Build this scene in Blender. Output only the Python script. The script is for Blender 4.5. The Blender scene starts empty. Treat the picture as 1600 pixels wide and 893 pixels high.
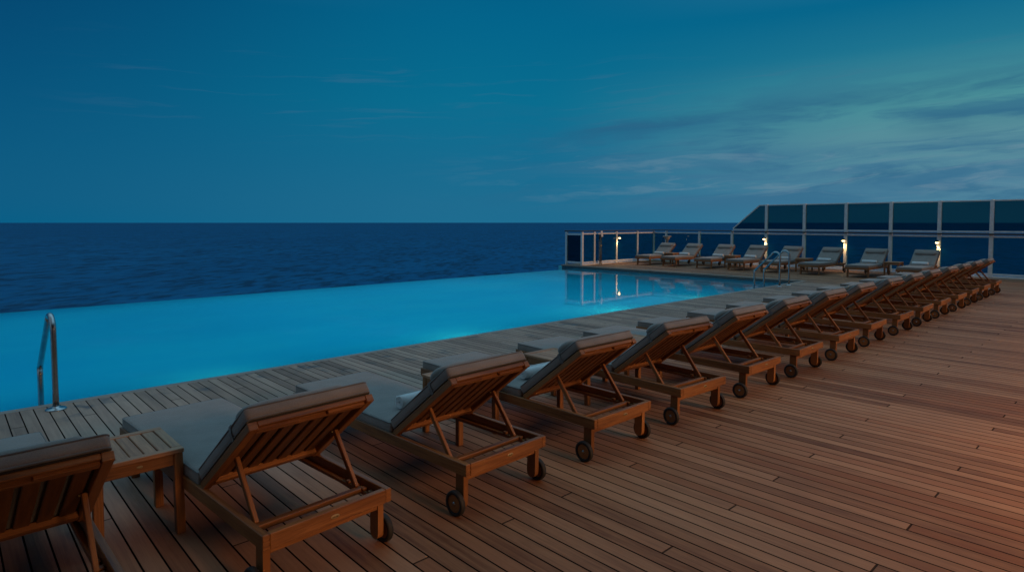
import bpy, bmesh, math, random
from math import radians as R, sin, cos, pi
from mathutils import Vector, Matrix, noise

random.seed(7)
SC = bpy.context.scene
COL = SC.collection

# ------------------------------------------------------------------ helpers
def link(o, parent=None):
    COL.objects.link(o)
    if parent: o.parent = parent
    return o

def tag(o, label=None, cat=None, group=None, kind=None):
    if label: o["label"] = label
    if cat: o["category"] = cat
    if group: o["group"] = group
    if kind: o["kind"] = kind
    return o

def empty(name, loc=(0, 0, 0), rz=0.0):
    o = bpy.data.objects.new(name, None)
    o.empty_display_size = .1
    o.location = loc
    o.rotation_euler = (0, 0, rz)
    return link(o)

class MB:
    """collects shapes, then links them as one mesh object"""
    def __init__(s):
        s.bm = bmesh.new()
        s.uv = s.bm.loops.layers.uv.new('UVMap')
    def box(s, c, size, rot=None, bev=.003, smooth=False):
        t = bmesh.new()
        bmesh.ops.create_cube(t, size=1)
        for v in t.verts: v.co = Vector((v.co.x*size[0], v.co.y*size[1], v.co.z*size[2]))
        if bev: bmesh.ops.bevel(t, geom=t.edges[:], offset=bev, segments=1, affect='EDGES', clamp_overlap=True)
        t.normal_update()
        ax = max(range(3), key=lambda k: size[k])
        ou, ov = random.random()*20, random.random()*20
        m = (rot.to_4x4() if rot else Matrix.Identity(4)); m = Matrix.Translation(Vector(c)) @ m
        vm = {v: s.bm.verts.new(m @ v.co) for v in t.verts}
        for f in t.faces:
            nf = s.bm.faces.new([vm[v] for v in f.verts])
            n = f.normal; na = max(range(3), key=lambda k: abs(n[k]))
            for l, ol in zip(nf.loops, f.loops):
                co = ol.vert.co
                o2 = [k for k in range(3) if k != ax]
                if na == ax: u, v = co[o2[0]]*.15, co[o2[1]]
                else:
                    w = o2[0] if na == o2[1] else o2[1]
                    u, v = co[ax], co[w] + (.31 if na == o2[0] else 0)
                l[s.uv].uv = (u+ou, v+ov)
        t.free()
        return s
    def bar(s, p, q, w, h, up=(0, 0, 1), bev=.003):
        """bar from p to q; w across, h along up"""
        p, q = Vector(p), Vector(q); d = q-p; L = d.length; z = d.normalized()
        x = Vector(up).cross(z).normalized(); y = z.cross(x)
        m = Matrix((x, y, z)).transposed()
        return s.box((p+q)/2, (w, h, L), m, bev)
    def tube(s, pts, r, n=12, cap=True):
        pts = [Vector(p) for p in pts]; rings = []
        t0 = (pts[1]-pts[0]).normalized()
        ref = Vector((0, 0, 1)) if abs(t0.z) < .9 else Vector((1, 0, 0))
        x = ref.cross(t0).normalized()
        for i, p in enumerate(pts):
            a = pts[max(i-1, 0)]; b = pts[min(i+1, len(pts)-1)]
            t = (b-a).normalized()
            x = (x - t*x.dot(t)).normalized(); y = t.cross(x)
            rr = r[i] if isinstance(r, (list, tuple)) else r
            rings.append([s.bm.verts.new(p + x*cos(2*pi*k/n)*rr + y*sin(2*pi*k/n)*rr) for k in range(n)])
        for A, B in zip(rings, rings[1:]):
            for k in range(n):
                f = s.bm.faces.new((A[k], A[(k+1) % n], B[(k+1) % n], B[k])); f.smooth = True
        if cap:
            s.bm.faces.new(rings[0][::-1]); s.bm.faces.new(rings[-1])
        return s
    def loop(s, pts, r, n=6):
        pts = [Vector(p) for p in pts]; N = len(pts); rings = []
        for i, p in enumerate(pts):
            t = (pts[(i+1) % N]-pts[i-1]).normalized()
            ref = Vector((0, 0, 1)) if abs(t.z) < .9 else Vector((1, 0, 0))
            x = ref.cross(t).normalized(); y = t.cross(x)
            rings.append([s.bm.verts.new(p + x*cos(2*pi*k/n)*r + y*sin(2*pi*k/n)*r) for k in range(n)])
        for i in range(N):
            A, B = rings[i], rings[(i+1) % N]
            for k in range(n):
                f = s.bm.faces.new((A[k], A[(k+1) % n], B[(k+1) % n], B[k])); f.smooth = True
        return s
    def lathe(s, prof, c=(0, 0, 0), axis='z', n=28, smooth=True):
        """prof: list of (r, h)"""
        c = Vector(c); rings = []
        def P(r, h, a):
            u, v = r*cos(a), r*sin(a)
            return c + (Vector((u, v, h)) if axis == 'z' else Vector((h, u, v)) if axis == 'x' else Vector((v, h, u)))
        for r, h in prof:
            if r < 1e-6: rings.append([s.bm.verts.new(P(0, h, 0))])
            else: rings.append([s.bm.verts.new(P(r, h, 2*pi*k/n)) for k in range(n)])
        for A, B in zip(rings, rings[1:]):
            for k in range(n):
                k2 = (k+1) % n
                vs = []
                for v in ((A[k % len(A)], A[k2 % len(A)], B[k2 % len(B)], B[k % len(B)])):
                    if v not in vs: vs.append(v)
                if len(vs) > 2:
                    f = s.bm.faces.new(vs); f.smooth = smooth
        return s
    def prism(s, poly, z0, z1, xf=None):
        """poly (x,y) extruded from z0 to z1, mapped by xf"""
        xf = xf or (lambda x, y, z: Vector((x, y, z)))
        a = [s.bm.verts.new(xf(x, y, z0)) for x, y in poly]
        b = [s.bm.verts.new(xf(x, y, z1)) for x, y in poly]
        n = len(poly)
        s.bm.faces.new(a[::-1]); s.bm.faces.new(b)
        for k in range(n): s.bm.faces.new((a[k], a[(k+1) % n], b[(k+1) % n], b[k]))
        return s
    def soft(s, c, size, r, rot=None, puff=.0, wr=.0, n=(14, 18), seed=0, sq=0.0):
        """padded cushion: rounded box with a puffed top and a few wrinkles"""
        hx, hy, hz = [d/2 for d in size]
        rx, ry, rz = r if isinstance(r, (tuple, list)) else (r, r, r)
        def ticks(h, rr, n):
            e = [-h, -h+.12*rr, -h+.3*rr, -h+.6*rr, -h+rr]
            m = [-h+rr + (2*h-2*rr)*k/n for k in range(1, n)]
            return e + m + [-t for t in e[::-1]]
        X, Y, Z = ticks(hx, rx, n[0]), ticks(hy, ry, n[1]), ticks(hz, rz, 2)
        cache = {}
        m = Matrix.Translation(Vector(c)) @ (rot.to_4x4() if rot else Matrix.Identity(4))
        def V(x, y, z):
            k = (round(x, 6), round(y, 6), round(z, 6))
            if k in cache: return cache[k]
            i = Vector((max(-hx+rx, min(hx-rx, x)), max(-hy+ry, min(hy-ry, y)), max(-hz+rz, min(hz-rz, z))))
            d = Vector(((x-i.x)/rx, (y-i.y)/ry, (z-i.z)/rz))
            if d.length > 1e-6:
                d.normalize(); p = i + Vector((d.x*rx, d.y*ry, d.z*rz))
            else: p = i
            fx, fy = p.x/hx, p.y/hy
            w = (1-fx**4)*(1-fy**4)
            if p.z > 0:
                p.z += puff*w
                if wr: p.z += wr*(noise.noise(Vector((p.x*6+seed, p.y*4, seed*3.1))) + .5*noise.noise(Vector((p.x*14+seed, p.y*9, 3))))*min(1, w*2+.2)
            if sq: p.x *= 1 - sq*abs(fy)**3; 
            if sq: p.z *= 1 - .5*sq*abs(fx)**6
            p.x += wr*.5*noise.noise(Vector((p.y*7, p.z*9, seed)))
            v = s.bm.verts.new(m @ p); cache[k] = v
            return v
        def quad(a, b, cc, d):
            vs = []
            for v in (a, b, cc, d):
                if v not in vs: vs.append(v)
            if len(vs) > 2:
                try:
                    f = s.bm.faces.new(vs); f.smooth = True
                except ValueError: pass
        for i in range(len(X)-1):
            for j in range(len(Y)-1):
                x, x2, y, y2 = X[i], X[i+1], Y[j], Y[j+1]
                quad(V(x, y, hz), V(x2, y, hz), V(x2, y2, hz), V(x, y2, hz))
                quad(V(x, y2, -hz), V(x2, y2, -hz), V(x2, y, -hz), V(x, y, -hz))
        for i in range(len(X)-1):
            for j in range(len(Z)-1):
                x, x2, z, z2 = X[i], X[i+1], Z[j], Z[j+1]
                quad(V(x, -hy, z), V(x2, -hy, z), V(x2, -hy, z2), V(x, -hy, z2))
                quad(V(x2, hy, z), V(x, hy, z), V(x, hy, z2), V(x2, hy, z2))
        for i in range(len(Y)-1):
            for j in range(len(Z)-1):
                y, y2, z, z2 = Y[i], Y[i+1], Z[j], Z[j+1]
                quad(V(hx, y, z), V(hx, y2, z), V(hx, y2, z2), V(hx, y, z2))
                quad(V(-hx, y2, z), V(-hx, y, z), V(-hx, y, z2), V(-hx, y2, z2))
        return s
    def build(s, name, mat, parent=None):
        me = bpy.data.meshes.new(name)
        bmesh.ops.recalc_face_normals(s.bm, faces=s.bm.faces[:])
        if len(s.bm.faces) == 1 and s.bm.faces[:][0].normal.z < 0: bmesh.ops.reverse_faces(s.bm, faces=s.bm.faces[:])
        s.bm.to_mesh(me); s.bm.free()
        me.materials.append(mat)
        return link(bpy.data.objects.new(name, me), parent)

def kids(o): return [c for c in bpy.data.objects if c.parent == o]
CH = {}
def copy_tree(o, parent=None):
    c = o.copy(); link(c)
    if parent: c.parent = parent
    if o.name not in CH: CH[o.name] = kids(o)
    for ch in CH[o.name]: copy_tree(ch, c)
    return c

# ------------------------------------------------------------------ node helpers
def mat(name):
    m = bpy.data.materials.new(name); m.use_nodes = True
    nt = m.node_tree; nt.nodes.clear()
    return m, NT(nt)

class NT:
    def __init__(s, nt): s.nt = nt
    def n(s, typ, **kw):
        nd = s.nt.nodes.new(typ)
        for k, v in kw.items():
            if k == 'i':
                for a, b in v.items():
                    if isinstance(b, bpy.types.NodeSocket): s.nt.links.new(b, nd.inputs[a])
                    else: nd.inputs[a].default_value = b
            else: setattr(nd, k, v)
        return nd
    def math(s, op, a, b=None, c=None, clamp=False):
        nd = s.nt.nodes.new('ShaderNodeMath'); nd.operation = op; nd.use_clamp = clamp
        for k, v in enumerate((a, b, c)):
            if v is None: continue
            if isinstance(v, bpy.types.NodeSocket): s.nt.links.new(v, nd.inputs[k])
            else: nd.inputs[k].default_value = v
        return nd.outputs[0]
    def mix(s, f, a, b, blend='MIX'):
        nd = s.nt.nodes.new('ShaderNodeMix'); nd.data_type = 'RGBA'; nd.blend_type = blend
        for k, v in ((0, f), (6, a), (7, b)):
            if isinstance(v, bpy.types.NodeSocket): s.nt.links.new(v, nd.inputs[k])
            else: nd.inputs[k].default_value = v if k == 0 or len(v) == 4 else (*v, 1)
        return nd.outputs[2]
    def ramp(s, f, stops, interp='LINEAR'):
        nd = s.nt.nodes.new('ShaderNodeValToRGB'); cr = nd.color_ramp; cr.interpolation = interp
        while len(cr.elements) < len(stops): cr.elements.new(.5)
        for e, (p, c) in zip(cr.elements, stops):
            e.position = p; e.color = c if len(c) == 4 else (*c, 1)
        s.nt.links.new(f, nd.inputs[0])
        return nd.outputs[0]
    def smooth(s, f, a, b, o0=0., o1=1.):
        nd = s.nt.nodes.new('ShaderNodeMapRange'); nd.interpolation_type = 'SMOOTHSTEP'
        s.nt.links.new(f, nd.inputs[0])
        for k, v in zip((1, 2, 3, 4), (a, b, o0, o1)): nd.inputs[k].default_value = v
        return nd.outputs[0]
    def noise(s, vec, scale, detail=4, rough=.55, dim='3D', dist=0.):
        nd = s.nt.nodes.new('ShaderNodeTexNoise'); nd.noise_dimensions = dim
        s.nt.links.new(vec, nd.inputs['Vector'])
        nd.inputs['Scale'].default_value = scale; nd.inputs['Detail'].default_value = detail
        nd.inputs['Roughness'].default_value = rough; nd.inputs['Distortion'].default_value = dist
        return nd.outputs[0]
    def mapv(s, vec, scale=(1, 1, 1), loc=(0, 0, 0), rot=(0, 0, 0)):
        nd = s.n('ShaderNodeMapping'); s.nt.links.new(vec, nd.inputs[0])
        nd.inputs['Scale'].default_value = scale; nd.inputs['Location'].default_value = loc; nd.inputs['Rotation'].default_value = rot
        return nd.outputs[0]
    def link(s, a, b): s.nt.links.new(a, b)
    def out(s, sh):
        o = s.nt.nodes.new('ShaderNodeOutputMaterial'); s.nt.links.new(sh, o.inputs[0])
    def bump(s, h, strength=.3, dist=.002):
        return s.n('ShaderNodeBump', i={'Height': h, 'Strength': strength, 'Distance': dist}).outputs[0]
    def pbr(s, **kw):
        i = {}
        for k, v in kw.items(): i[k.replace('_', ' ')] = v
        return s.n('ShaderNodeBsdfPrincipled', i=i).outputs[0]

def teak(name, dark, light, rough=.5):
    m, t = mat(name)
    uv = t.n('ShaderNodeTexCoord').outputs['UV']
    info = t.n('ShaderNodeObjectInfo').outputs['Random']
    off = t.n('ShaderNodeVectorMath', operation='ADD', i={0: uv}); 
    cv = t.n('ShaderNodeCombineXYZ', i={0: t.math('MULTIPLY', info, 37.), 1: t.math('MULTIPLY', info, 11.)}).outputs[0]
    t.link(cv, off.inputs[1]); uv = off.outputs[0]
    g1 = t.noise(t.mapv(uv, (3, 60, 1)), 1, 5, .6, '2D', .6)
    g2 = t.noise(t.mapv(uv, (14, 420, 1)), 1, 3, .6, '2D')
    lo = t.noise(t.mapv(uv, (.8, 2.2, 1)), 1, 2, .5, '2D')
    f = t.math('ADD', t.math('MULTIPLY', g1, .65), t.math('MULTIPLY', lo, .5))
    c = t.ramp(f, [(.35, dark), (.75, light)])
    c = t.mix(t.math('MULTIPLY', t.smooth(g2, .45, .75), .35), c, [d*.55 for d in dark])
    r = t.math('ADD', t.math('MULTIPLY', g1, .2), rough-.1)
    h = t.math('ADD', t.math('MULTIPLY', g1, .5), g2)
    t.out(t.pbr(Base_Color=c, Roughness=r, Normal=t.bump(h, .25, .0012)))
    return m

def fabric(name, c0, c1, scale=900., rough=.95):
    m, t = mat(name)
    co = t.n('ShaderNodeTexCoord').outputs['Object']
    w1 = t.n('ShaderNodeTexWave', wave_type='BANDS', bands_direction='X', i={'Vector': co, 'Scale': scale/6.}).outputs[1]
    w2 = t.n('ShaderNodeTexWave', wave_type='BANDS', bands_direction='Y', i={'Vector': co, 'Scale': scale/6.}).outputs[1]
    n1 = t.noise(co, 260, 3, .6); n2 = t.noise(co, 9, 3, .5)
    w = t.math('MULTIPLY', w1, w2)
    f = t.math('ADD', t.math('MULTIPLY', n1, .6), t.math('MULTIPLY', n2, .4))
    c = t.mix(t.smooth(f, .3, .7), c0, c1)
    h = t.math('ADD', t.math('MULTIPLY', w, .5), n1)
    b = t.pbr(Base_Color=c, Roughness=rough, Sheen_Weight=.25, Sheen_Roughness=.5, Normal=t.bump(h, .35, .0015))
    t.out(b)
    return m

def plain(name, col, rough=.5, metal=0., spec=.5, n=True, bumps=.1):
    m, t = mat(name)
    co = t.n('ShaderNodeTexCoord').outputs['Object']
    n1 = t.noise(co, 14, 4, .6)
    c = t.mix(t.smooth(n1, .3, .75), [x*.86 for x in col], [min(1, x*1.06) for x in col])
    r = t.math('ADD', t.math('MULTIPLY', n1, .2), rough-.1)
    t.out(t.pbr(Base_Color=c, Roughness=r, Metallic=metal, Specular_IOR_Level=spec, Normal=t.bump(n1, bumps, .002)))
    return m

def emit(name, col, s):
    m, t = mat(name)
    t.out(t.n('ShaderNodeEmission', i={'Color': (*col, 1), 'Strength': s}).outputs[0])
    return m

M = {}
M['teak'] = teak('oiled_teak', (.135, .042, .011), (.37, .155, .047), .5)
M['teak_shaded'] = teak('shaded_teak', (.075, .024, .007), (.23, .092, .030), .55)  # darker teak copy: shade under the backrest put into the slat colour
M['teak_table'] = teak('weathered_teak', (.25, .105, .046), (.52, .27, .145), .55)
M['fabric'] = fabric('taupe_fabric', (.20, .172, .152), (.275, .238, .212))
M['piping'] = fabric('taupe_piping', (.12, .11, .105), (.17, .158, .15))
M['gap_shade'] = fabric('cushion_gap_shade', (.022, .02, .019), (.034, .031, .03))  # near-black colour standing in for shade behind the slats
M['towel'] = fabric('white_terry', (.62, .62, .61), (.78, .78, .77), 500.)
M['tyre'] = plain('black_rubber', (.018, .017, .017), .7)
M['steel'] = plain('polished_steel', (.40, .41, .42), .22, 1., bumps=.02)
M['brass'] = plain('brass_plate', (.40, .29, .14), .55, .15)
M['engraving'] = plain('dark_engraving', (.05, .035, .02), .7)
M['white'] = plain('white_paint', (.74, .75, .76), .42)
M['rail'] = plain('dark_handrail', (.055, .035, .025), .4)
M['dark'] = plain('dark_housing', (.03, .03, .032), .5)
M['grey'] = plain('grey_metal', (.33, .32, .31), .4, .4)
M['beige'] = plain('beige_plastic', (.42, .36, .30), .5)
M['lamp'] = emit('warm_lamp', (1., .66, .27), 9.)

# ---- glass panes of the windscreen: tinted, partly mirroring
def glass(name, tint, refl=1.0, veil=0.):
    m, t = mat(name)
    fr = t.n('ShaderNodeFresnel', i={'IOR': 1.5}).outputs[0]
    tr = t.n('ShaderNodeBsdfTransparent', i={'Color': (*tint, 1)}).outputs[0]
    gl = t.n('ShaderNodeBsdfGlossy', i={'Color': (.9, .95, 1, 1), 'Roughness': .02}).outputs[0]
    mx = t.n('ShaderNodeMixShader', i={0: t.math('MULTIPLY', fr, refl), 1: tr, 2: gl}).outputs[0]
    body = t.n('ShaderNodeBsdfDiffuse', i={'Color': (.01, .20, .52, 1)}).outputs[0]      # blue diffuse tint put in for the reflected veil
    mx = t.n('ShaderNodeMixShader', i={0: veil, 1: mx, 2: body}).outputs[0]
    back = t.n('ShaderNodeNewGeometry').outputs['Backfacing']          # the far face of the pane adds no second tint
    clear = t.n('ShaderNodeBsdfTransparent').outputs[0]
    t.out(t.n('ShaderNodeMixShader', i={0: back, 1: mx, 2: clear}).outputs[0]); return m
M['glass'] = glass('tinted_glass', (.03, .12, .13), .12, .15)
M['glass_low'] = glass('dark_tinted_glass', (.11, .34, .36), .12, .06)
M['glass_dark'] = glass('smoked_glass', (.08, .10, .12), .2)

# ---- deck planking: planks run along Y, pitch .094
def deck_mat():
    m, t = mat('teak_planking')
    co = t.n('ShaderNodeTexCoord').outputs['Object']
    s = t.n('ShaderNodeSeparateXYZ', i={0: co}); x, y = s.outputs[0], s.outputs[1]
    P = .0938
    xi = t.math('DIVIDE', t.math('ADD', x, .018), P)
    idx = t.math('FLOOR', xi); fx = t.math('SUBTRACT', xi, idx)
    # butt joints: every sixth plank ends on the same line, lines .745 apart
    r1 = t.n('ShaderNodeTexWhiteNoise', noise_dimensions='1D', i={'W': t.math('FLOOR', t.math('DIVIDE', idx, 6.))}).outputs[0]
    k = t.math('MODULO', t.math('ADD', t.math('MULTIPLY', idx, 5.), t.math('FLOOR', t.math('MULTIPLY', r1, 2.))), 6.)
    yo = t.math('ADD', t.math('MULTIPLY', k, .745), .61+.745*60)
    yi = t.math('DIVIDE', t.math('ADD', y, yo), 4.47)
    sg = t.math('FLOOR', yi); fy = t.math('SUBTRACT', yi, sg)
    pid = t.n('ShaderNodeCombineXYZ', i={0: idx, 1: sg}).outputs[0]
    wn = t.n('ShaderNodeTexWhiteNoise', noise_dimensions='2D', i={'Vector': pid})
    rnd = wn.outputs['Value']; rc = t.n('ShaderNodeSeparateColor', i={0: wn.outputs['Color']})
    # caulked seams
    ex = t.math('MULTIPLY', t.math('MINIMUM', fx, t.math('SUBTRACT', 1., fx)), P)
    ey = t.math('MULTIPLY', t.math('MINIMUM', fy, t.math('SUBTRACT', 1., fy)), 4.47)
    seam = t.math('MAXIMUM', t.smooth(ex, .0036, .0050, 1, 0), t.smooth(ey, .0042, .0062, .85, 0))
    # grain
    gv = t.n('ShaderNodeCombineXYZ', i={0: x, 1: y, 2: t.math('MULTIPLY', rnd, 50.)}).outputs[0]
    g1 = t.noise(t.mapv(gv, (46, 1.3, 1)), 1, 6, .66, '3D', .6)
    g2 = t.noise(t.mapv(gv, (260, 7, 1)), 1, 3, .6)
    blot = t.noise(t.mapv(gv, (9, 2.5, 1)), 1, 4, .6)
    worn = t.noise(co, .55, 4, .6)
    wet = t.noise(co, 3.2, 3, .6, '3D', .3)
    f = t.math('ADD', t.math('ADD', t.math('MULTIPLY', g1, .62), t.math('MULTIPLY', blot, .40)), t.math('MULTIPLY', rnd, .40))
    c = t.ramp(f, [(.42, (.135, .043, .014)), (.66, (.305, .132, .058)), (.96, (.47, .228, .11))])
    # tone of single planks: redder or greyer
    c = t.mix(t.math('MULTIPLY', rc.outputs[0], .55), c, t.mix(.5, c, (.32, .18, .115)))
    c = t.mix(t.math('MULTIPLY', t.smooth(rc.outputs[1], .7, 1.), .55), c, (.26, .085, .030))
    c = t.mix(t.math('MULTIPLY', t.smooth(g2, .5, .8), .35), c, (.06, .032, .02))
    # silvered planks along the pool
    sil = t.math('MULTIPLY', t.smooth(t.math('ADD', y, t.math('MULTIPLY', worn, 2.)), 3.6, 6.0), t.smooth(x, 17.5, 16.4, 0., .62))
    grey = t.ramp(f, [(.38, (.185, .128, .10)), (.98, (.54, .39, .315))])
    c = t.mix(sil, c, grey)
    # damp patches along the pool edge
    damp = t.math('MULTIPLY', t.smooth(wet, .56, .68), t.smooth(y, 5.6, 6.4))
    c = t.mix(t.math('MULTIPLY', damp, .6), c, (.035, .028, .024))
    c = t.mix(t.math('MULTIPLY', t.smooth(worn, .45, .75), .28), c, (.14, .065, .04))
    c = t.mix(seam, c, (.010, .007, .006))
    h = t.math('SUBTRACT', t.math('ADD', t.math('MULTIPLY', g1, .14), t.math('MULTIPLY', g2, .10)), t.math('MULTIPLY', seam, 1.))
    h = t.math('ADD', h, t.math('MULTIPLY', rnd, .15))
    ro = t.math('SUBTRACT', t.math('ADD', .5, t.math('MULTIPLY', g1, .22)), t.math('MULTIPLY', damp, .25))
    t.out(t.pbr(Base_Color=c, Roughness=ro, Specular_IOR_Level=t.math('MULTIPLY', t.math('SUBTRACT', 1., seam), .24), Normal=t.bump(h, .8, .003)))
    return m
M['deck'] = deck_mat()

def tile_mat(name, c0, c1, grout):
    m, t = mat(name)
    co = t.n('ShaderNodeTexCoord').outputs['Object']
    br = t.n('ShaderNodeTexBrick', offset=0., i={'Vector': co, 'Color1': (*c0, 1), 'Color2': (*c1, 1), 'Mortar': (*grout, 1), 'Scale': 1.,
             'Mortar Size': .004, 'Brick Width': .05, 'Row Height': .05})
    t.out(t.pbr(Base_Color=br.outputs[0], Roughness=.25)); return m
M['tile'] = tile_mat('pool_tiles', (.03, .58, .72), (.05, .63, .76), (.12, .62, .7))
M['tile_dark'] = tile_mat('waterline_tiles', (.03, .10, .13), (.04, .13, .16), (.08, .12, .13))

def pool_water():
    m, t = mat('pool_water')
    co = t.n('ShaderNodeTexCoord').outputs['Object']
    n1 = t.noise(t.mapv(co, (1, 1, 1)), 1.1, 2, .5); n2 = t.noise(co, 4.5, 2, .5)
    h = t.math('ADD', n1, t.math('MULTIPLY', n2, .22))
    nb = t.n('ShaderNodeBump', i={'Height': h, 'Strength': .25, 'Distance': .006}).outputs[0]
    fr = t.n('ShaderNodeFresnel', i={'IOR': 1.33, 'Normal': nb}).outputs[0]
    tr = t.n('ShaderNodeBsdfTransparent', i={'Color': (.72, .95, .98, 1)}).outputs[0]
    gl = t.n('ShaderNodeBsdfGlossy', i={'Color': (1, 1, 1, 1), 'Roughness': .035, 'Normal': nb}).outputs[0]
    # faintly cloudy, lamp-lit water: most of the light from the lamps below is scattered on its way out
    n3 = t.noise(t.mapv(co, (.35, .6, 1)), 1, 3, .55)
    cl = t.mix(t.smooth(n3, .35, .7), (.055, .80, .97), (.085, .90, 1.))
    tl = t.n('ShaderNodeBsdfTranslucent', i={'Color': cl, 'Normal': nb}).outputs[0]
    body = t.n('ShaderNodeMixShader', i={0: .93, 1: tr, 2: tl}).outputs[0]
    t.out(t.n('ShaderNodeMixShader', i={0: fr, 1: body, 2: gl}).outputs[0]); return m
M['pool_water'] = pool_water()

def sea_mat():
    m, t = mat('sea_water')
    co = t.n('ShaderNodeTexCoord').outputs['Object']
    v = t.mapv(co, (1, 1, 1), rot=(0, 0, R(-43)))
    n1 = t.noise(t.mapv(v, (.11, .25, 1)), 1, 5, .62, '3D', .4)
    n2 = t.noise(t.mapv(v, (.035, .06, 1)), 1, 3, .55)
    n3 = t.noise(t.mapv(v, (.004, .012, 1)), 1, 3, .55)
    h = t.math('ADD', n1, t.math('MULTIPLY', n2, 1.6))
    nb = t.n('ShaderNodeBump', i={'Height': h, 'Strength': 1., 'Distance': 1.2}).outputs[0]
    c = t.mix(t.smooth(n3, .35, .7), (.0004, .072, .235), (.0008, .092, .28))
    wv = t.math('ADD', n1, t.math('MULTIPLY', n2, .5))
    c = t.mix(t.smooth(wv, .60, .82, .95, 0.), c, (.0003, .014, .06))           # wave shading put into the colour, troughs darker
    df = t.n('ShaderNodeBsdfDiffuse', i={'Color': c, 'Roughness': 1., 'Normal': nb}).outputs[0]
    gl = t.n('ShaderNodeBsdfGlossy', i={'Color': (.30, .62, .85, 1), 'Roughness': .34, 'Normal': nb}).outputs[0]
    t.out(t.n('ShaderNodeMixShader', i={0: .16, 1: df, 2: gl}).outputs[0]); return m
M['sea'] = sea_mat()

# ------------------------------------------------------------------ camera (solved from the photograph)
cam = bpy.data.cameras.new('camera'); co = bpy.data.objects.new('camera', cam); link(co)
th, ph = 0.8193, 0.0497
co.location = (0, 0, 1.6)
fw = Vector((cos(th)*cos(ph), sin(th)*cos(ph), -sin(ph)))
co.rotation_euler = fw.to_track_quat('-Z', 'Y').to_euler()
cam.sensor_width = 36; cam.lens = 959.35*36/1600; cam.shift_y = -51.18/1600
cam.clip_start = .05; cam.clip_end = 200000
SC.camera = co

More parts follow.
